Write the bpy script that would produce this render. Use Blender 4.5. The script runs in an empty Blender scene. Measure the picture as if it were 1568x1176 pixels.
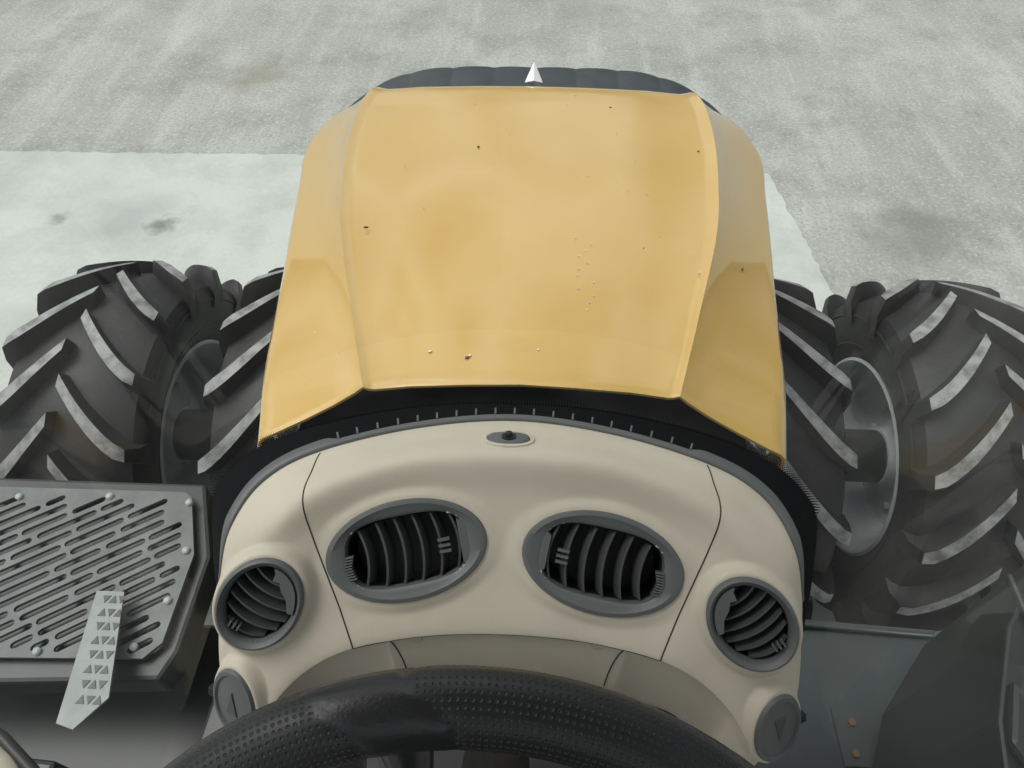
import bpy, bmesh, math, random
import numpy as np
from mathutils import Matrix, Vector
random.seed(4)
sc=bpy.context.scene
sc.view_settings.view_transform='Standard'
try: sc.view_settings.look='None'
except Exception: pass
sc.view_settings.exposure=0

# ---------------------------------------------------------------- materials
def mat(name, col, rough=0.5, metal=0.0, spec=0.5, coat=0.0, noise=None, bump=None, coords='Object', coatr=0.1):
    m=bpy.data.materials.new(name); m.use_nodes=True
    nt=m.node_tree; b=nt.nodes['Principled BSDF']
    b.inputs['Base Color'].default_value=(*col,1); b.inputs['Roughness'].default_value=rough
    b.inputs['Metallic'].default_value=metal; b.inputs['Specular IOR Level'].default_value=spec
    b.inputs['Coat Weight'].default_value=coat; b.inputs['Coat Roughness'].default_value=coatr
    tc=nt.nodes.new('ShaderNodeTexCoord')
    if noise:
        sc_,col2,lo,hi=noise
        n=nt.nodes.new('ShaderNodeTexNoise'); n.inputs['Scale'].default_value=sc_; n.inputs['Detail'].default_value=6; n.inputs['Roughness'].default_value=.62
        r=nt.nodes.new('ShaderNodeMapRange'); r.inputs[1].default_value=lo; r.inputs[2].default_value=hi
        mx=nt.nodes.new('ShaderNodeMix'); mx.data_type='RGBA'
        mx.inputs[6].default_value=(*col,1); mx.inputs[7].default_value=(*col2,1)
        nt.links.new(tc.outputs[coords],n.inputs['Vector']); nt.links.new(n.outputs[0],r.inputs[0]); nt.links.new(r.outputs[0],mx.inputs[0]); nt.links.new(mx.outputs[2],b.inputs['Base Color'])
    if bump:
        sc_,st,dist=bump
        n=nt.nodes.new('ShaderNodeTexNoise'); n.inputs['Scale'].default_value=sc_; n.inputs['Detail'].default_value=3
        bp=nt.nodes.new('ShaderNodeBump'); bp.inputs['Strength'].default_value=st; bp.inputs['Distance'].default_value=dist
        nt.links.new(tc.outputs[coords],n.inputs['Vector']); nt.links.new(n.outputs[0],bp.inputs['Height']); nt.links.new(bp.outputs[0],b.inputs['Normal'])
    return m

M_paint=mat('hood_paint',(.52,.32,.072),.30,coat=1.0,noise=(2.2,(.55,.355,.092),.35,.7),coatr=.04)
M_dash=mat('dash_plastic',(.545,.49,.395),.55,noise=(9,(.49,.44,.35),.4,.75),bump=(900,.25,.0006))
M_grey=mat('grey_plastic',(.100,.107,.107),.5,bump=(700,.2,.0005))
M_vane=mat('vane_plastic',(.06,.063,.063),.45)
M_black=mat('black_plastic',(.012,.012,.013),.5)
M_seam=mat('seam_dark',(.03,.028,.025),.7)
M_frit=mat('frit_black',(.006,.006,.007),.8,spec=.1)
M_rub=mat('tyre_rubber',(.0085,.009,.0095),.55,spec=.4,noise=(7,(.030,.026,.020),.45,.8),bump=(60,.3,.004))
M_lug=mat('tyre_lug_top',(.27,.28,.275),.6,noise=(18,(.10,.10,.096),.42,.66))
M_rim=mat('wheel_rim_paint',(.40,.43,.44),.35,noise=(6,(.30,.325,.33),.4,.7))
M_weight=mat('nose_rubber',(.018,.024,.030),.5,noise=(12,(.04,.046,.05),.4,.8))
M_white=mat('white_plastic',(.8,.83,.85),.4)
M_body=mat('chassis_dark',(.016,.020,.019),.42,noise=(5,(.034,.038,.036),.4,.8))
M_alu=mat('grating_metal',(.085,.096,.096),.5,noise=(14,(.15,.163,.16),.4,.8))
M_strip=mat('reflection_strip_tone',(.22,.24,.235),.5,noise=(14,(.32,.34,.33),.4,.8))  # pale tone imitating a strip reflected in the cab glass
M_panel=mat('panel_greygreen',(.050,.062,.064),.40,noise=(8,(.075,.09,.09),.45,.8))
M_trim=mat('trim_silver',(.36,.39,.38),.4)
M_rust=mat('rust_bolt',(.20,.11,.06),.7)
M_fleck_d=mat('debris_dark',(.10,.085,.06),.8)
M_fleck_w=mat('debris_white',(.75,.74,.7),.8)
M_roof=mat('cab_roof_lining',(.30,.30,.29),.8)

def leather():
    m=mat('leather_black',(.015,.015,.016),.38)
    nt=m.node_tree; b=nt.nodes['Principled BSDF']
    uv=nt.nodes.new('ShaderNodeUVMap')
    v=nt.nodes.new('ShaderNodeTexVoronoi'); v.inputs['Scale'].default_value=255; v.inputs['Randomness'].default_value=0.08
    r=nt.nodes.new('ShaderNodeMapRange'); r.inputs[1].default_value=.12; r.inputs[2].default_value=.30
    n=nt.nodes.new('ShaderNodeTexNoise'); n.inputs['Scale'].default_value=900
    ad=nt.nodes.new('ShaderNodeMath'); ad.operation='MULTIPLY_ADD'; ad.inputs[1].default_value=.22
    bp=nt.nodes.new('ShaderNodeBump'); bp.inputs['Strength'].default_value=.7; bp.inputs['Distance'].default_value=.0007
    nt.links.new(uv.outputs[0],v.inputs['Vector']); nt.links.new(uv.outputs[0],n.inputs['Vector'])
    nt.links.new(v.outputs['Distance'],r.inputs[0]); nt.links.new(n.outputs[0],ad.inputs[0]); nt.links.new(r.outputs[0],ad.inputs[2])
    nt.links.new(ad.outputs[0],bp.inputs['Height']); nt.links.new(bp.outputs[0],b.inputs['Normal'])
    return m
M_leather=leather()
M_leather2=mat('leather_smooth',(.016,.016,.017),.32,bump=(500,.3,.0006))
def glass():
    m=bpy.data.materials.new('windshield_glass'); m.use_nodes=True; nt=m.node_tree; nt.nodes.clear()
    o=nt.nodes.new('ShaderNodeOutputMaterial'); tr=nt.nodes.new('ShaderNodeBsdfTransparent'); tr.inputs[0].default_value=(.945,.975,.955,1)
    df=nt.nodes.new('ShaderNodeBsdfDiffuse'); df.inputs[0].default_value=(.8,.82,.8,1)
    gl=nt.nodes.new('ShaderNodeBsdfGlossy'); gl.inputs['Roughness'].default_value=.02
    tc=nt.nodes.new('ShaderNodeTexCoord'); n=nt.nodes.new('ShaderNodeTexNoise'); n.inputs['Scale'].default_value=6; n.inputs['Detail'].default_value=5
    r=nt.nodes.new('ShaderNodeMapRange'); r.inputs[1].default_value=.35; r.inputs[2].default_value=.7; r.inputs[3].default_value=.020; r.inputs[4].default_value=.06
    m1=nt.nodes.new('ShaderNodeMixShader'); m2=nt.nodes.new('ShaderNodeMixShader')
    lw=nt.nodes.new('ShaderNodeLayerWeight'); lw.inputs[0].default_value=.5
    pw=nt.nodes.new('ShaderNodeMath'); pw.operation='POWER'; pw.inputs[1].default_value=5
    ma=nt.nodes.new('ShaderNodeMath'); ma.operation='MULTIPLY_ADD'; ma.inputs[1].default_value=.5; ma.inputs[2].default_value=.04
    nt.links.new(lw.outputs['Facing'],pw.inputs[0]); nt.links.new(pw.outputs[0],ma.inputs[0])
    nt.links.new(tc.outputs['Object'],n.inputs['Vector']); nt.links.new(n.outputs[0],r.inputs[0]); nt.links.new(r.outputs[0],m1.inputs[0])
    nt.links.new(tr.outputs[0],m1.inputs[1]); nt.links.new(df.outputs[0],m1.inputs[2])
    nt.links.new(ma.outputs[0],m2.inputs[0]); nt.links.new(m1.outputs[0],m2.inputs[1]); nt.links.new(gl.outputs[0],m2.inputs[2])
    nt.links.new(m2.outputs[0],o.inputs[0]); return m
M_glass=glass()

# ---------------------------------------------------------------- helpers
def link(o,parent=None):
    sc.collection.objects.link(o)
    if parent: o.parent=parent
    return o
def mk(name,verts,faces,mats,parent=None,smooth=True,mi=None,bevel=0,sub=0,uv=None,sharp=None):
    me=bpy.data.meshes.new(name); me.from_pydata([tuple(v) for v in verts],[],faces)
    if not isinstance(mats,(list,tuple)): mats=[mats]
    for m in mats: me.materials.append(m)
    if mi is not None: me.polygons.foreach_set('material_index',mi)
    if smooth: me.polygons.foreach_set('use_smooth',[True]*len(me.polygons))
    if uv:
        l=me.uv_layers.new(name='UVMap')
        for i,lp in enumerate(me.loops): l.data[i].uv=uv[lp.vertex_index]
    me.update()
    if sharp is not None and smooth:
        try: me.set_sharp_from_angle(angle=math.radians(sharp))
        except Exception: pass
    o=link(bpy.data.objects.new(name,me),parent)
    if bevel:
        b=o.modifiers.new('b','BEVEL'); b.width=bevel; b.segments=2; b.limit_method='ANGLE'; b.angle_limit=math.radians(40)
    if sub:
        s=o.modifiers.new('s','SUBSURF'); s.levels=sub; s.render_levels=sub
    return o
class Acc:
    def __init__(s): s.v=[];s.f=[];s.mi=[]
    def add(s,v,f,mi=0):
        n=len(s.v); s.v+= [tuple(p) for p in v]; s.f+=[tuple(i+n for i in q) for q in f]; s.mi+=[mi]*len(f) if isinstance(mi,int) else mi
    def prism(s,poly,z0,z1,mi=0):
        n=len(poly); v=[(x,y,z0) for x,y in poly]+[(x,y,z1) for x,y in poly]
        f=[tuple(range(n))[::-1],tuple(range(n,2*n))]+[(i,(i+1)%n,n+(i+1)%n,n+i) for i in range(n)]
        s.add(v,f,mi)
    def box(s,a,b,mi=0):
        s.prism([(a[0],a[1]),(b[0],a[1]),(b[0],b[1]),(a[0],b[1])],a[2],b[2],mi)
    def obj(s,name,mats,parent=None,**k):
        o=mk(name,s.v,s.f,mats,parent,mi=s.mi,**k); return o
def fixn(o):
    bm=bmesh.new(); bm.from_mesh(o.data); bmesh.ops.recalc_face_normals(bm,faces=bm.faces); bm.to_mesh(o.data); bm.free()
def gridfaces(nu,nv,skip=None,wrap_u=False):
    f=[]
    for i in range(nu if wrap_u else nu-1):
        for j in range(nv-1):
            if skip is not None and skip(i,j): continue
            a=i*nv+j; b=((i+1)%nu)*nv+j
            f.append((a,b,b+1,a+1))
    return f
def crmat(n,N):
    W=np.zeros((N,n)); u=np.linspace(0,n-1,N)
    for k,t in enumerate(u): W[k]+=crw(n,t)
    return W,u
def crw(n,t):
    w=np.zeros(n); i=min(max(int(math.floor(t)),0),n-2); t=t-i
    c=[-.5*t+t*t-.5*t**3, 1-2.5*t*t+1.5*t**3, .5*t+2*t*t-1.5*t**3, -.5*t*t+.5*t**3]
    for k,idx in enumerate((i-1,i,i+1,i+2)):
        if idx<0: w[0]+=2*c[k]; w[1]-=c[k]
        elif idx>n-1: w[n-1]+=2*c[k]; w[n-2]-=c[k]
        else: w[idx]+=c[k]
    return w
def tube(acc,pts,r,mi=0,n=6):
    pts=[Vector(p) for p in pts]; rings=[]
    for i,p in enumerate(pts):
        d=(pts[min(i+1,len(pts)-1)]-pts[max(i-1,0)]).normalized()
        a=d.cross(Vector((0,0,1)));
        if a.length<1e-3: a=Vector((1,0,0))
        a.normalize(); b=d.cross(a)
        rings+= [p+a*math.cos(2*math.pi*k/n)*r+b*math.sin(2*math.pi*k/n)*r for k in range(n)]
    f=[]
    for i in range(len(pts)-1):
        for k in range(n):
            f.append((i*n+k,i*n+(k+1)%n,(i+1)*n+(k+1)%n,(i+1)*n+k))
    f.append(tuple(range(n))[::-1]); f.append(tuple((len(pts)-1)*n+k for k in range(n)))
    acc.add(rings,f,mi)
def empty(name):
    e=bpy.data.objects.new(name,None); e.empty_display_size=.1; return link(e)

# ---------------------------------------------------------------- ground
def ground_mat(name,c1,c2,dark,light,fine=1.0,stains=()):
    m=bpy.data.materials.new(name); m.use_nodes=True; nt=m.node_tree; b=nt.nodes['Principled BSDF']; b.inputs['Roughness'].default_value=.85
    tc=nt.nodes.new('ShaderNodeTexCoord')
    def noise(s,d,vec=None,r=.6):
        n=nt.nodes.new('ShaderNodeTexNoise'); n.inputs['Scale'].default_value=s; n.inputs['Detail'].default_value=d; n.inputs['Roughness'].default_value=r
        nt.links.new((vec or tc.outputs['Object']),n.inputs['Vector']); return n.outputs[0]
    def rng(x,lo,hi,a=0,bb=1):
        r=nt.nodes.new('ShaderNodeMapRange'); r.inputs[1].default_value=lo; r.inputs[2].default_value=hi; r.inputs[3].default_value=a; r.inputs[4].default_value=bb
        nt.links.new(x,r.inputs[0]); return r.outputs[0]
    def mix(fac,a,c):
        mx=nt.nodes.new('ShaderNodeMix'); mx.data_type='RGBA'; nt.links.new(fac,mx.inputs[0])
        for sk,val in ((6,a),(7,c)):
            if isinstance(val,tuple): mx.inputs[sk].default_value=(*val,1)
            else: nt.links.new(val,mx.inputs[sk])
        return mx.outputs[2]
    mp=nt.nodes.new('ShaderNodeMapping'); mp.inputs['Rotation'].default_value=(0,0,math.radians(48)); mp.inputs['Scale'].default_value=(1,.16,1)
    nt.links.new(tc.outputs['Object'],mp.inputs[0])
    c=mix(rng(noise(.7,6,None,.65),.35,.66),c1,c2)
    c=mix(rng(noise(3.2,6,mp.outputs[0],.65),.48,.68,0,.45*fine),c,light)
    c=mix(rng(noise(1.3,8,None,.72),.48,.66,0,.6),c,dark)
    sp=noise(30,5,None,.78)
    c=mix(rng(sp,.51,.64,0,.65*fine),c,light)
    c=mix(rng(noise(41,4,None,.75),.52,.65,0,.72*fine),c,dark)
    for (x,y,r_,k_,col) in stains:
        vm=nt.nodes.new('ShaderNodeVectorMath'); vm.operation='DISTANCE'; vm.inputs[1].default_value=(x,y,0)
        nd=nt.nodes.new('ShaderNodeTexNoise'); nd.inputs['Scale'].default_value=1.2/r_; nd.inputs['Detail'].default_value=5
        nt.links.new(tc.outputs['Object'],nd.inputs['Vector'])
        ad=nt.nodes.new('ShaderNodeMath'); ad.operation='MULTIPLY_ADD'; ad.inputs[1].default_value=r_*2.2
        nt.links.new(nd.outputs[0],ad.inputs[0]); nt.links.new(tc.outputs['Object'],vm.inputs[0]); nt.links.new(vm.outputs['Value'],ad.inputs[2])
        c=mix(rng(ad.outputs[0],r_*1.35,r_*2.3,k_,0),c,col)
    nt.links.new(c,b.inputs['Base Color'])
    bp=nt.nodes.new('ShaderNodeBump'); bp.inputs['Strength'].default_value=.45*fine; bp.inputs['Distance'].default_value=.010
    nt.links.new(sp,bp.inputs['Height']); nt.links.new(bp.outputs[0],b.inputs['Normal'])
    return m
M_gr=ground_mat('yard_gravel',(.29,.30,.275),(.375,.385,.355),(.185,.19,.17),(.52,.535,.50),1.0,
   [(2.75,4.2,.45,.6,(.15,.15,.125)),(-2.6,6.4,.35,.5,(.22,.195,.14)),(-4.6,9.2,.6,.35,(.43,.43,.37)),(.5,8.0,.5,.3,(.21,.21,.19))])
M_pad=ground_mat('concrete',(.44,.465,.425),(.52,.54,.50),(.33,.35,.31),(.58,.605,.57),.28,
   [(-2.72,4.1,.11,.9,(.15,.16,.12)),(-3.5,4.15,.08,.7,(.21,.22,.18)),(-3.0,4.15,.35,.5,(.26,.30,.28)),(-3.3,3.0,.3,.4,(.32,.35,.32)),(-4.2,4.5,.3,.35,(.36,.37,.32)),(-2.0,4.4,.2,.3,(.36,.39,.36))])
S=150
mk('ground',[(-S,-S,0),(S,-S,0),(S,S,0),(-S,S,0)],[(0,1,2,3)],M_gr,smooth=False)
pad0=[(1.83,4.93),(-1.9,5.05),(-4.4,5.02),(-14,4.9),(-14,-6),(3.3,-6),(2.02,3.38)]
pad=[]
for i,(x,y) in enumerate(pad0):
    x2,y2=pad0[(i+1)%len(pad0)]; L=math.hypot(x2-x,y2-y); n=max(2,int(L/.05)) if i in (0,1,6) else 2
    for k in range(n):
        t=k/n; j=random.uniform(-.012,.012) if i in (0,1,6) else 0
        pad.append((x+(x2-x)*t+j,y+(y2-y)*t+j))
mk('concrete_pavement',[(x,y,.004) for x,y in pad],[tuple(range(len(pad)))],M_pad,smooth=False)

# ================================================================ TRACTOR
T=empty('tractor')
ridge=[.283,.338,.415,.447,.468,.468,.452,.448,.448]
outer=[.487,.530,.578,.612,.642,.668,.60,.585,.58]
zr=[2.225,2.225,2.222,2.22,2.215,2.21,2.195,2.14,1.9]
zo=[2.125,2.112,2.090,2.070,2.055,2.045,2.08,2.05,1.85]
yr=[.797,.985,1.26,1.45,1.65,1.84,1.935,1.975,1.985]
yo=[.742,.94,1.26,1.45,1.65,1.86,1.985,2.005,2.01]
cols=[]
for i in range(9):
    r,o=ridge[i],outer[i]; w=o-r
    dz=zr[i]-zo[i]
    c=[]
    for t in (0,.35,.7,.93):
        c.append((r*t, yr[i]+(.008 if i<3 else 0)*(1-t), zr[i]+.014*(1-t*t)-.004*(t>.8)))
    c.append((r*.965,yr[i],zr[i]+.000)); c.append((r,yr[i],zr[i]+.004)); c.append((r+w*.08,yr[i]+(yo[i]-yr[i])*.07,zr[i]-dz*.09))
    for t,zz in ((.28,.32),(.55,.58),(.84,.83),(.95,.91)):
        c.append((r+w*t,yr[i]+(yo[i]-yr[i])*t,zr[i]-dz*zz))
    c.append((o,yo[i],zo[i]-.002))
    c.append((o+.005,yo[i],zo[i]-.03)); c.append((o+.004,yo[i],zo[i]-.15)); c.append((o-.02,yo[i],zo[i]-.45 if i<8 else 1.3))
    cols.append(c)
full=[[(-p[0],p[1],p[2]) for p in c[:0:-1]]+c for c in cols]
A_=np.array(full)
Wu,_=crmat(9,73)
P=np.einsum('ai,ijk->ajk',Wu,A_)
nv=P.shape[1]
hood=mk('hood',P.reshape(-1,3),gridfaces(73,nv),M_paint,T,sharp=60)
fixn(hood)
so=hood.modifiers.new('s','SOLIDIFY'); so.thickness=.006; so.offset=-1
bv=hood.modifiers.new('b','BEVEL'); bv.width=.004; bv.segments=2; bv.limit_method='ANGLE'; bv.angle_limit=math.radians(28)
a=Acc()
for s in (-1,1):
    tube(a,[(s*(outer[i]+.009),yo[i],zo[i]-.045) for i in range(6)],.006,0,8)
a.obj('hood_side_trim',M_trim,T)
a=Acc()
a.box((-.40,.62,1.0),(.40,1.9,2.02)); a.box((-.34,-.5,.55),(.34,2.2,1.05)); a.box((-.46,.80,1.9),(.46,1.85,2.04))
a.box((-.9,1.66,.62),(.9,1.80,.84))
a.obj('engine_block',M_body,T,smooth=False,bevel=.02)
a=Acc()
for s in (-1,1):
    p=[(s*.30,.805),(s*.475,.758),(s*.472,.77),(s*.30,.82)]
    a.prism(p if s>0 else p[::-1],2.04,2.085)
o=a.obj('hood_lip',M_paint,T,smooth=False,bevel=.003); fixn(o)
# dark rounded nose cap ahead of the hood, faintly scalloped
vv=[]; NX=181; NP=12
for i in range(NX):
    x=-.655+1.31*i/(NX-1); e=abs(x)/.655
    sc_=.006*abs(math.sin(x*math.pi/.135))**.35
    yc=2.270-.20*e**4.5; z1=2.090-.11*e**4.5+sc_
    vv.append((x,yc-.24,z1-.012)); 
    for q in range(NP-2):
        an=math.pi/2*q/(NP-3); vv.append((x,yc+.055*math.sin(an)+sc_*.6,z1-.055+.055*math.cos(an)))
    vv.append((x,yc+.08,1.2))
nose=mk('nose_cap',vv,gridfaces(NX,NP),M_weight,T,sharp=50); fixn(nose)
v=[(-.026,1.995,2.19),(.026,1.995,2.19),(.024,2.03,2.18),(-.024,2.03,2.18),(0,2.03,2.236),(0,1.99,2.198)]
o=mk('hood_marker',v,[(0,1,5),(1,4,5),(0,5,4),(1,2,4),(2,3,4),(3,0,4),(0,3,2,1)],[M_white,M_trim],T,smooth=False,mi=[1,0,0,0,0,0,0])
a=Acc()
def fleck(x,y,z,l,w,an,mi):
    c,s=math.cos(an),math.sin(an); l*=.66; w*=.6
    pts=[(l,0),(l*.3,w),(-l*.8,w*.7),(-l,-w*.3),(-.1*l,-w)]
    p=[(x+c*u-s*q,y+s*u+c*q) for u,q in pts]
    a.prism(p,z-.002,z+.0015,mi)
for q in [(-.355,1.25,2.232,.008,.003,0,0),(-.42,.985,2.172,.006,.003,.5,1),(-.415,.99,2.175,.005,.003,.5,0),(-.10,.865,2.240,.006,.004,.2,0),(-.095,.87,2.240,.004,.003,.2,1),(.03,.89,2.239,.004,.003,0,1),(-.17,.88,2.237,.006,.0025,.3,1),(-.13,1.58,2.233,.005,.003,.4,0),(.21,1.80,2.223,.005,.003,.1,0),(.48,1.22,2.165,.006,.004,.8,0),(.42,1.6,2.22,.004,.002,0,0),(.36,1.13,2.228,.004,.002,.1,1)]: fleck(*q)
for k in range(12): fleck(.12+random.uniform(-.015,.02),1.0+k*.02,2.239,.0024,.0013,random.random()*3,1)
for k in range(30):
    fleck(random.uniform(-.36,.36),random.uniform(.84,1.85),2.232,random.uniform(.0008,.0018),.001,random.random()*3,random.choice((0,1,1,1)))
o=a.obj('debris_flecks',[M_fleck_d,M_fleck_w],T,smooth=False); fixn(o)

# ---- tyres
def rc(x): x=abs(x); return .684-.9*x*x
def tyre_mesh():
    a=Acc()
    pr=[(-.190,.385),(-.20,.41),(-.222,.44),(-.248,.50),(-.256,.56),(-.250,.605),(-.232,.635)]
    pr+= [(x,rc(x)) for x in (-.205,-.15,-.08,0,.08,.15,.205)]
    pr+= [(-x,r) for x,r in pr[6::-1]]
    N=112; v=[]
    for i in range(N):
        an=2*math.pi*i/N
        for x,r in pr: v.append((x,r*math.sin(an),r*math.cos(an)))
    a.add(v,gridfaces(N,len(pr),wrap_u=True),0)
    NL=17
    for sd in (-1,1):
        for i in range(NL):
            p0=2*math.pi*(i+(.5 if sd>0 else 0))/NL+random.uniform(-.004,.004)
            secs=[]; K=9
            for k in range(K):
                t=k/(K-1); x=sd*(.008+t*.236); hw=.0175+.008*t
                ph=p0-.34*(1-(1-t)**1.3)
                slope=.34*1.3*((1-t)**.3)/.236*.72
                rt=.737-.40*x*x; rb=rc(x)-.012
                if k==K-1: rt-=.010
                secs.append((x,ph,hw*math.sqrt(1+min(slope,1.1)**2),rt,rb))
            secs.append((sd*.264,secs[-1][1]-.012,.032,.645,.59)); secs.append((sd*.262,secs[-1][1]-.03,.025,.59,.55))
            vv=[]
            for (x,ph,hw,rt,rb) in secs:
                for q,(dw,r) in enumerate(((-1.45,rb),(-.98,rt-.005),(-.86,rt),(.86,rt),(.98,rt-.005),(1.45,rb))):
                    an=ph+dw*hw/.72
                    vv.append((x,r*math.sin(an),r*math.cos(an)))
            f=[];mi=[]
            for k in range(len(secs)-1):
                for q in range(5):
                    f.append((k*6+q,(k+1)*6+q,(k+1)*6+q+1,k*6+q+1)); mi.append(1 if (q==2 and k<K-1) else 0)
            f.append((0,1,2,3,4,5)); mi.append(0); n=(len(secs)-1)*6; f.append(tuple(n+q for q in range(6))); mi.append(0)
            a.add(vv,f,mi)
    for sd in (-1,1):
        for rr in (.47,.585):
            v=[]
            for i in range(96):
                an=2*math.pi*i/96
                xb={.47:.236,.585:.254}[rr]
                for dx,dr in ((0,-.006),(.004,0),(0,.006)): v.append((sd*(xb+dx),(rr+dr)*math.sin(an),(rr+dr)*math.cos(an)))
            a.add(v,gridfaces(96,3,wrap_u=True),0)
    me=a.obj('tmp',[M_rub,M_lug],None,sharp=32); fixn(me)
    return me
tm=tyre_mesh(); tmesh=tm.data; bpy.data.objects.remove(tm); tmesh.name='tyre'
def rim_mesh(sd):
    a=Acc()
    N=64
    def rev(pr,mi):
        v=[]
        for i in range(N):
            an=2*math.pi*i/N
            for x,r in pr: v.append((sd*x,r*math.sin(an),r*math.cos(an)))
        a.add(v,gridfaces(N,len(pr),wrap_u=True),mi)
    rev([(.195,.405),(.208,.412),(.214,.40),(.205,.385),(.185,.375),(.17,.35),(.15,.335),(.06,.322),(.02,.310),(.0,.27),(.02,.17),(.04,.13),(.10,.12),(.10,.0)],0)
    rev([(-.205,.40),(-.20,.37),(-.15,.35),(-.10,.30),(-.09,.27),(-.09,0)],0)
    for k in range(10):
        an=2*math.pi*k/10; cy,cz=.22*math.sin(an),.22*math.cos(an)
        tube(a,[(sd*-.01,cy,cz),(sd*.03,cy,cz)],.014,0,6)
    o=a.obj('tmp2',[M_rim,M_body],None,sharp=40); fixn(o); return o
AX=(1.73,.735)
for nm,x,open_,rot in (('inner_left',-.83,-1,.06),('outer_left',-1.565,1,.20),('inner_right',.83,1,.12),('outer_right',1.565,-1,.02)):
    o=link(bpy.data.objects.new('tyre_'+nm,tmesh),T); o.location=(x,AX[0],AX[1]); o.rotation_euler=(rot,0,0)
    r=rim_mesh(open_); r.name='rim_'+nm; r.parent=T; r.location=(x,AX[0],AX[1])
a=Acc(); tube(a,[(-1.6,AX[0],AX[1]),(1.6,AX[0],AX[1])],.11,0,20); a.obj('front_axle',M_body,T,sharp=40)

# ---- left access platform
a=Acc()
frame_=[(-1.45,.40),(-.735,.44),(-.715,.50),(-.715,.72),(-.79,.915),(-1.45,.915)]
a.prism(frame_,1.60,1.685,0)
a.prism([(-1.6,-.6),(-.33,-.6),(-.33,.66),(-1.6,.66)],1.30,1.42,0)
a.prism([(-.70,-.2),(-.36,-.2),(-.36,.60),(-.66,.60)],1.2,1.56,0)
a.prism([(-1.6,-.3),(-.95,-.3),(-.93,.30),(-1.6,.34)],1.405,1.60,0)
o=a.obj('step_frame',M_body,T,smooth=False,bevel=.01); fixn(o)
a=Acc(); a.prism([(-1.42,.455),(-.775,.475),(-.745,.51),(-.745,.712),(-.80,.86),(-.82,.875),(-1.42,.872)],1.700,1.708)
plate=a.obj('grating_plate',M_alu,None,smooth=False); fixn(plate)
c=Acc(); an=math.radians(33); ca,sa=math.cos(an),math.sin(an)
def capsule(cx,cy,L,w):
    pts=[]
    for k in range(5): t=-math.pi/2+math.pi*k/4; pts.append((L/2+w*math.cos(t),w*math.sin(t)))
    for k in range(5): t=math.pi/2+math.pi*k/4; pts.append((-L/2+w*math.cos(t),w*math.sin(t)))
    return [(cx+ca*u-sa*q,cy+sa*u+ca*q) for u,q in pts]
def inside(x,y):
    return -1.40<x<-.765-max(0,(y-.70))*.4 and .485<y<.850
for row in range(-20,30):
    q=row*.0275; u=-.9
    while u<.9:
        L=random.choice((.10,.13,.16))
        st=[u+k*.008 for k in range(int(L/.008)+1)]
        ok=[w for w in st if inside(-1.05+ca*w-sa*q,.66+sa*w+ca*q)]
        if len(ok)>4:
            u0,u1=ok[0],ok[-1]; m_=(u0+u1)/2
            c.prism(capsule(-1.05+ca*m_-sa*q,.66+sa*m_+ca*q,max(.01,u1-u0-.010),.0078),1.69,1.72)
        u+=L+.012
cut=c.obj('cut',M_body,None,smooth=False); fixn(cut)
bo=plate.modifiers.new('b','BOOLEAN'); bo.object=cut; bo.operation='DIFFERENCE'; bo.solver='EXACT'
dg=bpy.context.evaluated_depsgraph_get(); nm=bpy.data.meshes.new_from_object(plate.evaluated_get(dg))
plate.modifiers.clear(); plate.data=nm; bpy.data.objects.remove(cut); plate.parent=T
a=Acc()
for x,y in ((-.80,.845),(-1.0,.855),(-1.22,.845),(-.765,.72),(-.765,.60),(-.80,.497),(-1.0,.48)):
    tube(a,[(x,y,1.70),(x,y,1.714)],.0085,0,10)
a.obj('rivets',M_trim,T)
a=Acc(); a.prism([(-.905,.60),(-.845,.60),(-.79,.385),(-.835,.325),(-.872,.335)],1.745,1.750,0)  # solid strip with dark triangles, standing in for a reflection in the glass
for r_ in range(8):
    for c_ in range(3):
        cx=-.877+c_*.017+ (r_*.005); cy=.582-r_*.029
        s_=.0085; d=1 if (r_+c_)%2 else -1
        a.prism([(cx-s_,cy-s_*.9*d),(cx+s_,cy-s_*.9*d),(cx,cy+s_*d)][::d],1.7505,1.7515,1)
o=a.obj('reflection_strip',[M_strip,M_body],T,smooth=False); fixn(o)

# ---- right hand housings
a=Acc()
a.prism([(.42,.15),(.95,.15),(.83,.50),(.905,.605),(.60,.62),(.42,.60)],1.2,1.70,0)
a.prism([(.36,-.4),(1.3,-.4),(1.3,.14),(.36,.14)],1.1,1.60,0)
o=a.obj('tool_box',[M_panel,M_alu],T,smooth=False,bevel=.006); fixn(o)
a=Acc(); tube(a,[(.44,.585,1.712),(.62,.60,1.712),(.885,.588,1.712),(.82,.50,1.712),(.86,.40,1.712)],.006,0,8)
a.obj('tool_box_rim',[M_panel],T)
a=Acc()
a.prism([(.60,.06),(.66,.29),(.725,.42),(.85,.56),(1.2,.74),(1.3,-.2),(.7,-.2)],1.72,2.18,0)
for k in range(6):
    a.box((.75+k*.028,.36,2.18),(.761+k*.028,.50,2.192),0)
o=a.obj('intake_housing',M_body,T,smooth=False,bevel=.035); fixn(o)
a=Acc()
a.prism([(.655,.26),(.69,.34),(.74,.30),(.745,.235),(.675,.205)],2.178,2.20,0)
o=a.obj('filter_cover',[M_body],T,smooth=False,bevel=.008); fixn(o)
a=Acc()
for x,y in ((.693,.408),(.685,.352)): tube(a,[(x-.025,y,1.70),(x-.025,y,1.712)],.0075,0,6)
a.prism([(.635,.33),(.69,.33),(.69,.435),(.635,.435)],1.703,1.706,1)
o=a.obj('bolt_plate',[M_rust,M_panel],T,smooth=False)

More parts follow.
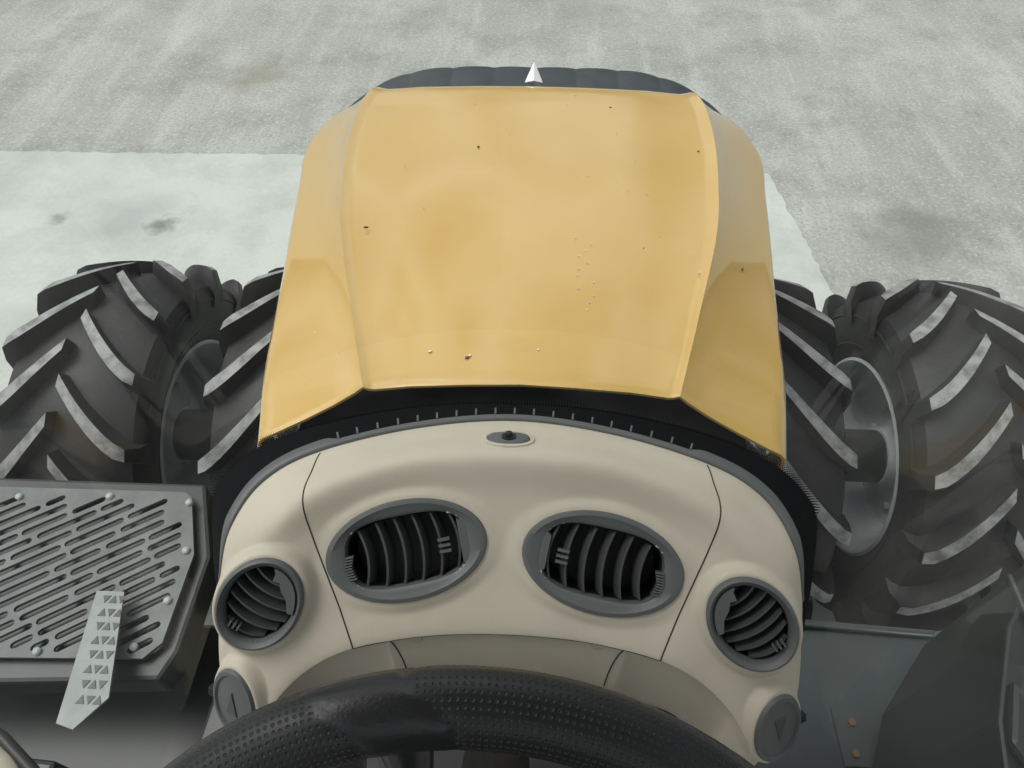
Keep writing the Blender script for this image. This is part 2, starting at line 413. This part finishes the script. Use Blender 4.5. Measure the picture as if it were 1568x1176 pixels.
# ================================================================ DASHBOARD
D=empty('dashboard')
ctrl=[
 ((0,.516,2.52),(0,.442,2.542),(0,.295,2.42)),
 ((.118,.500,2.52),(.112,.434,2.539),(.080,.291,2.42)),
 ((.2275,.462,2.52),(.205,.402,2.527),(.145,.279,2.42)),
 ((.286,.425,2.51),(.254,.366,2.512),(.186,.266,2.418)),
 ((.313,.374,2.495),(.286,.330,2.488),(.220,.250,2.405)),
 ((.324,.335,2.46),(.300,.296,2.450),(.246,.230,2.388)),
 ((.328,.300,2.42),(.308,.268,2.410),(.262,.212,2.368)),
 ((.330,.266,2.38),(.314,.244,2.372),(.272,.198,2.342)),
 ((.328,.230,2.335),(.314,.218,2.328),(.278,.188,2.312)),
]
def rows(A,B,Cc,i):
    A,B,Cc=map(lambda q:np.array(q,float),(A,B,Cc)); z=np.array((0,0,1.))
    out=(A-Cc); out[2]=0; out/=np.linalg.norm(out)
    k=.0 if i<3 else min(1,(i-2)/2)
    return [A-z*.06+out*.002, A-z*.006, (A+B)/2+z*(.003+.003*k), B+z*.002, B+(Cc-B)*.22+z*(-.006+.012*k), B+(Cc-B)*.66+z*(-.005+.008*k), Cc, Cc-z*.016-out*.001, Cc-z*.09-out*.018, Cc-z*.25-out*.03]
G=[rows(*c,i) for i,c in enumerate(ctrl)]
Gn=[[r*np.array((-1,1,1)) for r in g] for g in G[:0:-1]]
G=np.array(Gn+G)
ns,nr=G.shape[:2]
def Spt(s,t): return np.einsum('i,j,ijk->k',crw(ns,s+8),crw(nr,t),G)
def frame(s,t):
    p=Spt(s,t); e=1e-3
    du=Spt(s+e,t)-Spt(s-e,t); dv=Spt(s,t-e)-Spt(s,t+e)
    du/=np.linalg.norm(du); n=np.cross(du,dv); n/=np.linalg.norm(n); dv=np.cross(n,du)
    return Vector(p),Vector(du),Vector(dv),Vector(n)
def nearest(x,y):
    best=None
    for s in np.linspace(-8,8,161):
        for t in np.linspace(2,6,41):
            p=Spt(s,t); d=(p[0]-x)**2+(p[1]-y)**2
            if best is None or d<best[0]: best=(d,s,t)
    return best[1],best[2]
vents=[]
def addv(kind,x,y,a_,b_,sgn):
    s,t=nearest(x,y); p,u,v,n=frame(s,t); vents.append((kind,p+n*.005,u,v,n,a_,b_,sgn))
addv('oval',-.111,.360,.090,.0565,-1); addv('oval',.108,.359,.090,.0565,1)
addv('round',-.266,.298,.053,.0445,-1); addv('round',.262,.298,.053,.0445,1)
addv('side',-.297,.226,.046,.031,-1); addv('side',.297,.224,.046,.031,1)
NU,NV=340,190
Wu,_=crmat(ns,NU); Wv,_=crmat(nr,NV)
P=np.einsum('ai,bj,ijk->abk',Wu,Wv,G)
hole=np.zeros((NU,NV),bool)
def press(P):
    """raise the skin around every vent into a shallow collar"""
    hl=np.zeros(P.shape[:2],bool)
    for kind,p,u,v,n,a_,b_,sg in vents:
        d=P-np.array(p); x=d@np.array(u); y=d@np.array(v); z=d@np.array(n)
        rho=np.sqrt((x/a_)**2+(y/b_)**2)
        near=(np.abs(z)<.04)
        w=np.clip((1.26-rho)/.22,0,1); w=w*w*(3-2*w)*near
        P-= (w*(z-.002))[...,None]*np.array(n)
        hl|=(rho<.88)&near
    return hl
hole=press(P)
sv=np.linspace(-8,8,NU)[:,None]; tv=np.linspace(0,9,NV)[None,:]
for sg in (-1,1):
    w=np.clip(1-((sv-sg*3.6)/1.75)**2,0,1)**.5*np.clip((tv-6.25)/.35,0,1)
    P[...,1]+=w*.022; P[...,0]+=sg*w*.014
V=P.reshape(-1,3)
dash=mk('dash_shell',V,gridfaces(NU,NV,skip=lambda i,j:hole[i,j] and hole[i+1,j] and hole[i,j+1] and hole[i+1,j+1]),M_dash,D)
fixn(dash)
def surf(s,t,off=0):
    p,u,v,n=frame(s,t); q=np.array(p)[None,None,:].copy(); press(q); return Vector(q[0,0])+n*off
def outd(s):
    A=Spt(s,1); Cc=Spt(s,6); o=A-Cc; o[2]=0; return Vector(A),Vector(o/np.linalg.norm(o))
def band(name,f,m,s0=-7.6,s1=7.6,N=200,parent=None,**k):
    vv=[];n=None
    for i in range(N):
        s=s0+(s1-s0)*i/(N-1); A,o=outd(s); r=f(s,A,o); n=len(r); vv+=r
    ob=mk(name,vv,gridfaces(N,n),m,parent or D,**k); fixn(ob); return ob
def wS(s):
    w=.0085 if abs(s)<1.75 else .0085+.006*min(1,(abs(s)-1.75)*8)
    return w-.012*min(1,max(0,abs(s)-4)/1.2)
up=Vector((0,0,1))
band('dash_edge_trim',lambda s,A,o:[A+o*-.004-up*.006,A-o*.001+up*.004,A+o*.002+up*.006,A+o*wS(s)+up*.003,A+o*(wS(s)+.002)-up*.003,A+o*(wS(s)+.002)-up*.05],M_grey,-5.2,5.2)
def wB(s):
    s=abs(s); q=min(s,6); w=.038+.016*min(q,2.2)/2.2+.010*max(0,min(q,4)-2.2)
    return w-.052*min(1,max(0,s-3.9)/2.0)
band('windshield_cowl',lambda s,A,o:[A+o*(wS(s)-.004)-up*.012,A+o*wB(s)-up*.016,A+o*(wB(s)+.001)-up*.03],M_frit,-6,6)
band('cowl_wall',lambda s,A,o:[A+o*.002-up*.04,A+o*.002-up*.3,A-o*.02-up*1.2],M_black)
a=Acc()
for k in range(-9,10):
    s=k*.195; A,o=outd(s); t=Vector((-o.y,o.x,0))
    b0=A+o*.009+up*.0035; b1=A+o*.0205+up*.0005
    w=.0011
    vv=[b0-t*w,b0+t*w,b1+t*w,b1-t*w]; vv+=[q-up*.006 for q in vv]
    a.add(vv,[(0,1,2,3),(4,7,6,5),(0,4,5,1),(1,5,6,2),(2,6,7,3),(3,7,4,0)])
a.obj('defrost_grille_ribs',M_grey,D,smooth=False)
a=Acc()
arc=[outd(-4.1+8.2*i/1499)+(-4.1+8.2*i/1499,) for i in range(1500)]
for row in range(6):
    r=.00125*(1-.11*row); last=None; dist=0; k=0
    for A,o,s in arc:
        p=A+o*(wB(s)+.0014+row*.0027)-up*(.0165+row*.0006)
        if last is not None: dist+=(p-last).length
        last=p
        if dist>=k*.0034+(row%2)*.0017:
            k+=1; a.add([p+Vector((r*math.cos(q*math.pi/3),r*math.sin(q*math.pi/3),0)) for q in range(6)],[(0,1,2,3,4,5)])
a.obj('windshield_frit_dots',M_frit,D,smooth=False)
a=Acc()
def seam(path,N=60,r=.0009):
    W,_=crmat(len(path),N); q=W@np.array(path)
    tube(a,[surf(s,t,-.0001) for s,t in q],r,0,5)
for sg in (-1,1):
    seam([(sg*1.98,1.3),(sg*2.14,2),(sg*2.38,3),(sg*2.45,4),(sg*2.48,5),(sg*2.55,5.8),(sg*2.58,6.2)])
    seam([(sg*1.95,6.5),(sg*1.8,6.75),(sg*1.7,7.1),(sg*1.62,7.6),(sg*1.6,8)])
seam([(-2.58,6.35),(-1.5,6.4),(0,6.4),(1.5,6.4),(2.58,6.35)],80,.0007)
a.obj('panel_seams',M_seam,D)
p,u,v,n=frame(-.04,2.15)
def disc_ring(acc,p,u,v,n,prof,mi=0,N=64,ex=2.0,cap=True):
    vv=[]
    for q in prof:
        a_,b_,h=q[:3]; e=q[3] if len(q)>3 else ex
        for k in range(N):
            t=2*math.pi*k/N; c,s=math.cos(t),math.sin(t)
            x=a_*math.copysign(abs(c)**(2/e),c); y=b_*math.copysign(abs(s)**(2/e),s)
            vv.append(p+u*x+v*y+n*h)
    f=[]
    for i in range(len(prof)-1):
        for k in range(N): f.append((i*N+k,i*N+(k+1)%N,(i+1)*N+(k+1)%N,(i+1)*N+k))
    if cap: f.append(tuple((len(prof)-1)*N+k for k in range(N)))
    acc.add(vv,f,mi)
a=Acc()
disc_ring(a,p,u,v,n,[(.031,.0195,-.004),(.0295,.018,.0015),(.026,.0145,.002),(.0245,.0135,.0)],2,ex=2.3,cap=False)
disc_ring(a,p,u,v,n,[(.0248,.0138,-.001),(.0235,.0125,.002),(.022,.011,.003)],0,ex=2.6)
disc_ring(a,p,u,v,n,[(.0085,.0085,.003),(.0082,.0082,.0045),(.006,.006,.0045)],1)
disc_ring(a,p,u,v,n,[(.0045,.0045,.004),(.004,.004,.009),(.001,.001,.0105)],1)
a.obj('sun_sensor',[M_grey,M_black,M_dash],D,sharp=50)

def curved_vane(acc,p,u,v,n,x0,half,curve,depth,mi,dirv='v',tilt=.3,N=10,th=.0011):
    vv=[]
    for i in range(N):
        t=-1+2*i/(N-1)
        off=x0+curve*(1-t*t)
        if dirv=='v': base=p+u*off+v*(half*t)
        else: base=p+v*off+u*(half*t)
        sd=u if dirv=='v' else v
        for (e,h) in ((-th,0),(th,0),(th+tilt*depth,-depth),(-th+tilt*depth,-depth)):
            vv.append(base+sd*e+n*(h-.001-.003*t*t))
    f=[]
    for i in range(N-1):
        for k in range(4): f.append((i*4+k,i*4+(k+1)%4,(i+1)*4+(k+1)%4,(i+1)*4+k))
    f.append((0,1,2,3)); f.append(tuple((N-1)*4+k for k in range(4)))
    acc.add(vv,f,mi)
def hull(acc,p,u,v,n,poly,h0,h1,mi,k=.94):
    m_=len(poly); vv=[p+u*x+v*y+n*h0 for x,y in poly]+[p+u*x*k+v*y*k+n*h1 for x,y in poly]
    acc.add(vv,[tuple(range(m_))[::-1],tuple(range(m_,2*m_))]+[(i,(i+1)%m_,m_+(i+1)%m_,m_+i) for i in range(m_)],mi)
for kind,p,u,v,n,a_,b_,sg in vents:
    a=Acc()
    if kind=='oval':
        ao,bo_=.068,.039
        disc_ring(a,p,u,v,n,[(a_*1.0,b_*1.0,-.012),(a_,b_,.003),(a_*.985,b_*.98,.0055),(a_*.93,b_*.91,.0065),(ao*1.10,bo_*1.14,.0035,2.5),(ao*1.05,bo_*1.06,.003,2.9),(ao,bo_,.001,3.1),(ao*.97,bo_*.96,-.012,3.1)],0,N=96,cap=False)
        disc_ring(a,p,u,v,n,[(ao*.97,bo_*.96,-.010,3.1),(ao*.9,bo_*.9,-.045,2.6)],1,N=96)
        for k in range(6):
            x=(-.052+k*.0205); hh=bo_*.93*(1-min(.98,abs(x/ao))**3.1)**(1/3.1)
            curved_vane(a,p,u,v,n,x-sg*.002,hh,-sg*.006,.020,2,'v',tilt=-sg*.30,th=.0013)
        tx=-sg*.043
        for q in range(3):
            hull(a,p+u*tx+v*(.004-q*.0065),u,v,n,[(-.008,-.0016),(.006,-.0016),(.006,.0016),(-.008,.0016)],-.002,.003,0)
        for q in range(9):
            hull(a,p+u*(sg*(.0665-.0004*abs(q-4)**1.5))+v*(-.020+q*.003),u,v,n,[(-.0045,-.0009),(.0045,-.0009),(.0045,.0009),(-.0045,.0009)],-.004,.0040,0)
        hull(a,p+u*(-sg*.0655),u,v,n,[(-.006,-.028),(.005,-.022),(.005,.018),(-.006,.026)],-.006,.0020,0)
    elif kind=='round':
        ro,ri=.0435,.0360
        Y=u*(-sg); X=-v
        disc_ring(a,p,u,v,n,[(a_,b_,-.014),(a_,b_,.004),(a_*.975,b_*.975,.0075),(a_*.93,b_*.92,.009),(ro*1.05,ri*1.06,.006),(ro,ri,.003),(ro*.98,ri*.98,-.012)],0,N=72,cap=False)
        disc_ring(a,p,u,v,n,[(ro*.98,ri*.98,-.008),(ro*.9,ri*.9,-.04)],1,N=72)
        for k in range(6):
            y=-.033+k*.0125; hh=ri*math.sqrt(max(1e-3,1-(y/ro)**2))*.95
            curved_vane(a,p,X,Y,n,y+.002,hh,-.006,.015,2,'u',tilt=.35,th=.0011)
        arcp=[(ri*1.02*math.cos(t),ro*1.02*math.sin(t)) for t in [math.radians(q) for q in range(12,101,8)]]
        inn=[(-.003,.040),(-.001,.031),(.006,.033),(.012,.026),(.022,.020),(.030,.008)]
        hull(a,p,X,Y,n,arcp+inn,-.004,.008,0,k=.985)
        for q in range(3):
            hull(a,p+X*(-.016+q*.005)+Y*(-.033),X,Y,n,[(-.001,-.004),(.001,-.004),(.001,.004),(-.001,.004)],-.002,.005,0)
    else:
        disc_ring(a,p,u,v,n,[(a_,b_,-.012),(a_,b_,.003),(a_*.96,b_*.95,.006),(a_*.86,b_*.84,.0065),(a_*.80,b_*.78,.004),(a_*.5,b_*.5,.006)],0,N=56)
        hull(a,p-u*sg*.002,u,v,n,[(-.016,-.008),(.016,0),(-.016,.008)],.0055,.0075,2)
        for q in range(3):
            hull(a,p+u*(sg*(-.004+q*.004))+v*(.031),u,v,n,[(-.0012,-.006),(.0012,-.006),(.0012,.006),(-.0012,.006)],-.002,.006,1)
    o=a.obj('air_vent_'+kind,[M_grey,M_black,M_vane],D,sharp=35); fixn(o)
a=Acc()
for s in (-1.3,1.3):
    p,u,v,n=frame(s,7.0)
    disc_ring(a,p,u,v,n,[(.0065,.0065,-.001),(.006,.006,.001),(.0035,.0035,-.0005)],0,N=20)
a.obj('fascia_screws',M_dash,D)
a=Acc()
a.prism([(-.13,-.05),(.13,-.05),(.17,.22),(.12,.262),(-.12,.262),(-.17,.22)],2.1,2.30,0)
o=a.obj('instrument_binnacle',M_black,D,bevel=.02,smooth=False); fixn(o)
a=Acc(); a.box((-.30,.25,1.3),(.30,.47,2.26)); a.obj('dash_carrier',M_black,D,smooth=False,bevel=.02)
a=Acc()
tube(a,[(-.64,.215,2.40),(-.56,.185,2.40),(-.52,.168,2.40),(-.477,.14,2.395),(-.44,.10,2.39),(-.41,.03,2.38),(-.40,-.2,2.37)],.006,1,8)
tube(a,[(-.66,.19,2.385),(-.56,.155,2.385),(-.52,.135,2.385),(-.49,.105,2.385),(-.465,.07,2.38),(-.44,.0,2.37),(-.43,-.2,2.36)],.028,0,12)
a.obj('door_trim',[M_dash,M_black],D)

# ================================================================ STEERING WHEEL
SW=empty('steering_wheel')
e=math.radians(47); tg=Vector((0,-math.sin(e),-math.cos(e))); nn=Vector((0,-math.cos(e),math.sin(e))); xx=Vector((1,0,0))
apex=Vector((-.006,.110,2.796)); Rw=.240; cen=apex+tg*Rw
N,K=300,32; vv=[];uv=[];mi=[]
s0,s1=math.radians(-17),math.radians(-4)
def sq(q): return .055*math.cos(q)+.02*math.cos(2*q)
def seamr(ph):
    d=min(abs(ph-s0),abs(ph-s1)); return -.0028*math.exp(-(d/.007)**2)
for i in range(N+1):
    ph=-math.pi+2*math.pi*i/N
    rad=xx*math.sin(ph)-tg*math.cos(ph)
    for k in range(K+1):
        q=2*math.pi*k/K; rr=.0208+seamr(ph+sq(q))
        vv.append(cen+rad*(Rw+rr*1.04*math.cos(q))+nn*(rr*.90*math.sin(q))); uv.append((ph*Rw,q*.0205))
f=[];mi=[]
for i in range(N):
    ph=-math.pi+2*math.pi*(i+.5)/N
    for k in range(K):
        a0=i*(K+1)+k; f.append((a0,a0+K+1,a0+K+2,a0+1)); mi.append(1 if s0<ph+sq(2*math.pi*(k+.5)/K)<s1 else 0)
rim=mk('rim',vv,f,[M_leather,M_leather2],SW,mi=mi,uv=uv); fixn(rim)
a=Acc()
for ang,w0,w1 in ((math.radians(-10),.026,.012),(math.radians(110),.03,.03),(math.radians(-130),.03,.03)):
    rad=xx*math.sin(ang)-tg*math.cos(ang); per=xx*math.cos(ang)+tg*math.sin(ang)
    rings=[]; L=[(Rw-.006,w0),(Rw-.022,w0*.62),(Rw-.042,w1),(Rw-.09,w1*1.1),(.06,w1*1.8)]
    for r,w in L:
        dz=-(Rw-r)*.25
        for k in range(12):
            q=2*math.pi*k/12; rings.append(cen+rad*r+per*(w*math.cos(q))+nn*(dz+.010*math.sin(q)))
    ff=[(i*12+k,i*12+(k+1)%12,(i+1)*12+(k+1)%12,(i+1)*12+k) for i in range(len(L)-1) for k in range(12)]
    a.add(rings,ff,0)
disc_ring(a,cen-nn*.045,xx,tg,nn,[(.085,.085,-.03),(.085,.085,.0),(.078,.078,.012),(.05,.05,.018)],0,N=48)
o=a.obj('spokes_and_hub',M_leather2,SW); fixn(o)
a=Acc(); tube(a,[cen-nn*.05,cen-nn*.35],.035,0,16); a.obj('column',M_black,SW)

# ================================================================ CAB SHELL
CB=empty('tractor_cab')
a=Acc()
a.box((-.80,-1.25,3.72),(.80,.55,3.86)); o=a.obj('roof',M_roof,CB,smooth=False,bevel=.04)
a=Acc()
for x in (-.74,.74):
    tube(a,[(x,-1.15,1.7),(x,-1.15,3.74)],.05,0,10)
tube(a,[(-.6,-1.15,2.5),(.6,-1.15,2.5)],.04,0,10)
a.obj('rear_pillars',M_black,CB)
a=Acc(); a.box((-.28,-.75,2.0),(.28,-.2,2.15)); a.box((-.28,-.85,2.1),(.28,-.72,2.85)); a.obj('seat',M_body,CB,smooth=False,bevel=.05)
bot=[]
for i in range(61):
    s=-6+12*i/60; A,o=outd(s); bot.append(A+o*(max(wB(s),.01)+.004)-up*.018)
bot=[Vector((-.47,-.9,2.25)),Vector((-.44,-.3,2.25)),Vector((-.40,.10,2.3)),Vector((-.36,.22,2.36))]+bot+[Vector((.36,.22,2.36)),Vector((.40,.10,2.3)),Vector((.44,-.3,2.25)),Vector((.47,-.9,2.25))]
vv=[]
for b in bot:
    t=Vector((b.x*1.62,(b.y*1.25 if b.y>0 else b.y),3.72))
    for k in range(9):
        q=k/8; p=b.lerp(t,q); vv.append(p+Vector((b.x*.1,.05*max(b.y,0),0))*math.sin(math.pi*q))
ws=mk('windshield',vv,gridfaces(len(bot),9),M_glass,CB); fixn(ws)

# ================================================================ LIGHT + CAMERA
w=bpy.data.worlds.new('World'); sc.world=w; w.use_nodes=True; nt=w.node_tree
bg=nt.nodes['Background']; sky=nt.nodes.new('ShaderNodeTexSky'); sky.sky_type='NISHITA'; sky.sun_disc=False
SAZ,SEL=-75,60
sky.sun_elevation=math.radians(SEL); sky.sun_rotation=math.radians(SAZ); sky.air_density=1.0; sky.dust_density=3.0
hs=nt.nodes.new('ShaderNodeHueSaturation'); hs.inputs['Saturation'].default_value=.14
tc=nt.nodes.new('ShaderNodeTexCoord'); cl=nt.nodes.new('ShaderNodeTexNoise'); cl.inputs['Scale'].default_value=3.0; cl.inputs['Detail'].default_value=4; cl.inputs['Distortion'].default_value=.5
mr=nt.nodes.new('ShaderNodeMapRange'); mr.inputs[1].default_value=.41; mr.inputs[2].default_value=.59; mr.inputs[3].default_value=.35; mr.inputs[4].default_value=2.2
sx=nt.nodes.new('ShaderNodeSeparateXYZ'); el_=nt.nodes.new('ShaderNodeMapRange'); el_.inputs[1].default_value=0; el_.inputs[2].default_value=.85; el_.inputs[3].default_value=.30; el_.inputs[4].default_value=1.38
m0=nt.nodes.new('ShaderNodeMath'); m0.operation='MULTIPLY'
mu=nt.nodes.new('ShaderNodeMix'); mu.data_type='RGBA'; mu.blend_type='MULTIPLY'; mu.inputs[0].default_value=1
nt.links.new(tc.outputs['Generated'],cl.inputs['Vector']); nt.links.new(cl.outputs[0],mr.inputs[0])
nt.links.new(tc.outputs['Generated'],sx.inputs[0]); nt.links.new(sx.outputs[2],el_.inputs[0])
nt.links.new(mr.outputs[0],m0.inputs[0]); nt.links.new(el_.outputs[0],m0.inputs[1])
nt.links.new(sky.outputs[0],hs.inputs['Color']); nt.links.new(hs.outputs[0],mu.inputs[6]); nt.links.new(m0.outputs[0],mu.inputs[7]); nt.links.new(mu.outputs[2],bg.inputs[0]); bg.inputs[1].default_value=.15
sl=bpy.data.lights.new('sun','SUN'); sl.energy=1.3; sl.angle=math.radians(25); sl.color=(1,.97,.92)
so=link(bpy.data.objects.new('sun',sl))
az=math.radians(SAZ); el=math.radians(SEL)
dirv=Vector((math.sin(az)*math.cos(el),math.cos(az)*math.cos(el),math.sin(el)))
so.rotation_euler=dirv.to_track_quat('Z','Y').to_euler()
cd=bpy.data.cameras.new('camera'); cam=link(bpy.data.objects.new('camera',cd))
cd.sensor_width=36; cd.lens=36*1080/1568; cd.clip_start=.02; cd.clip_end=500
Rm=Matrix.Rotation(math.radians(2.5),3,'Z')@Matrix.Rotation(math.radians(40),3,'X')@Matrix.Rotation(math.radians(-.25),3,'Z')
cam.matrix_world=Matrix.Translation((.02,0,3.2))@Rm.to_4x4()
sc.camera=cam
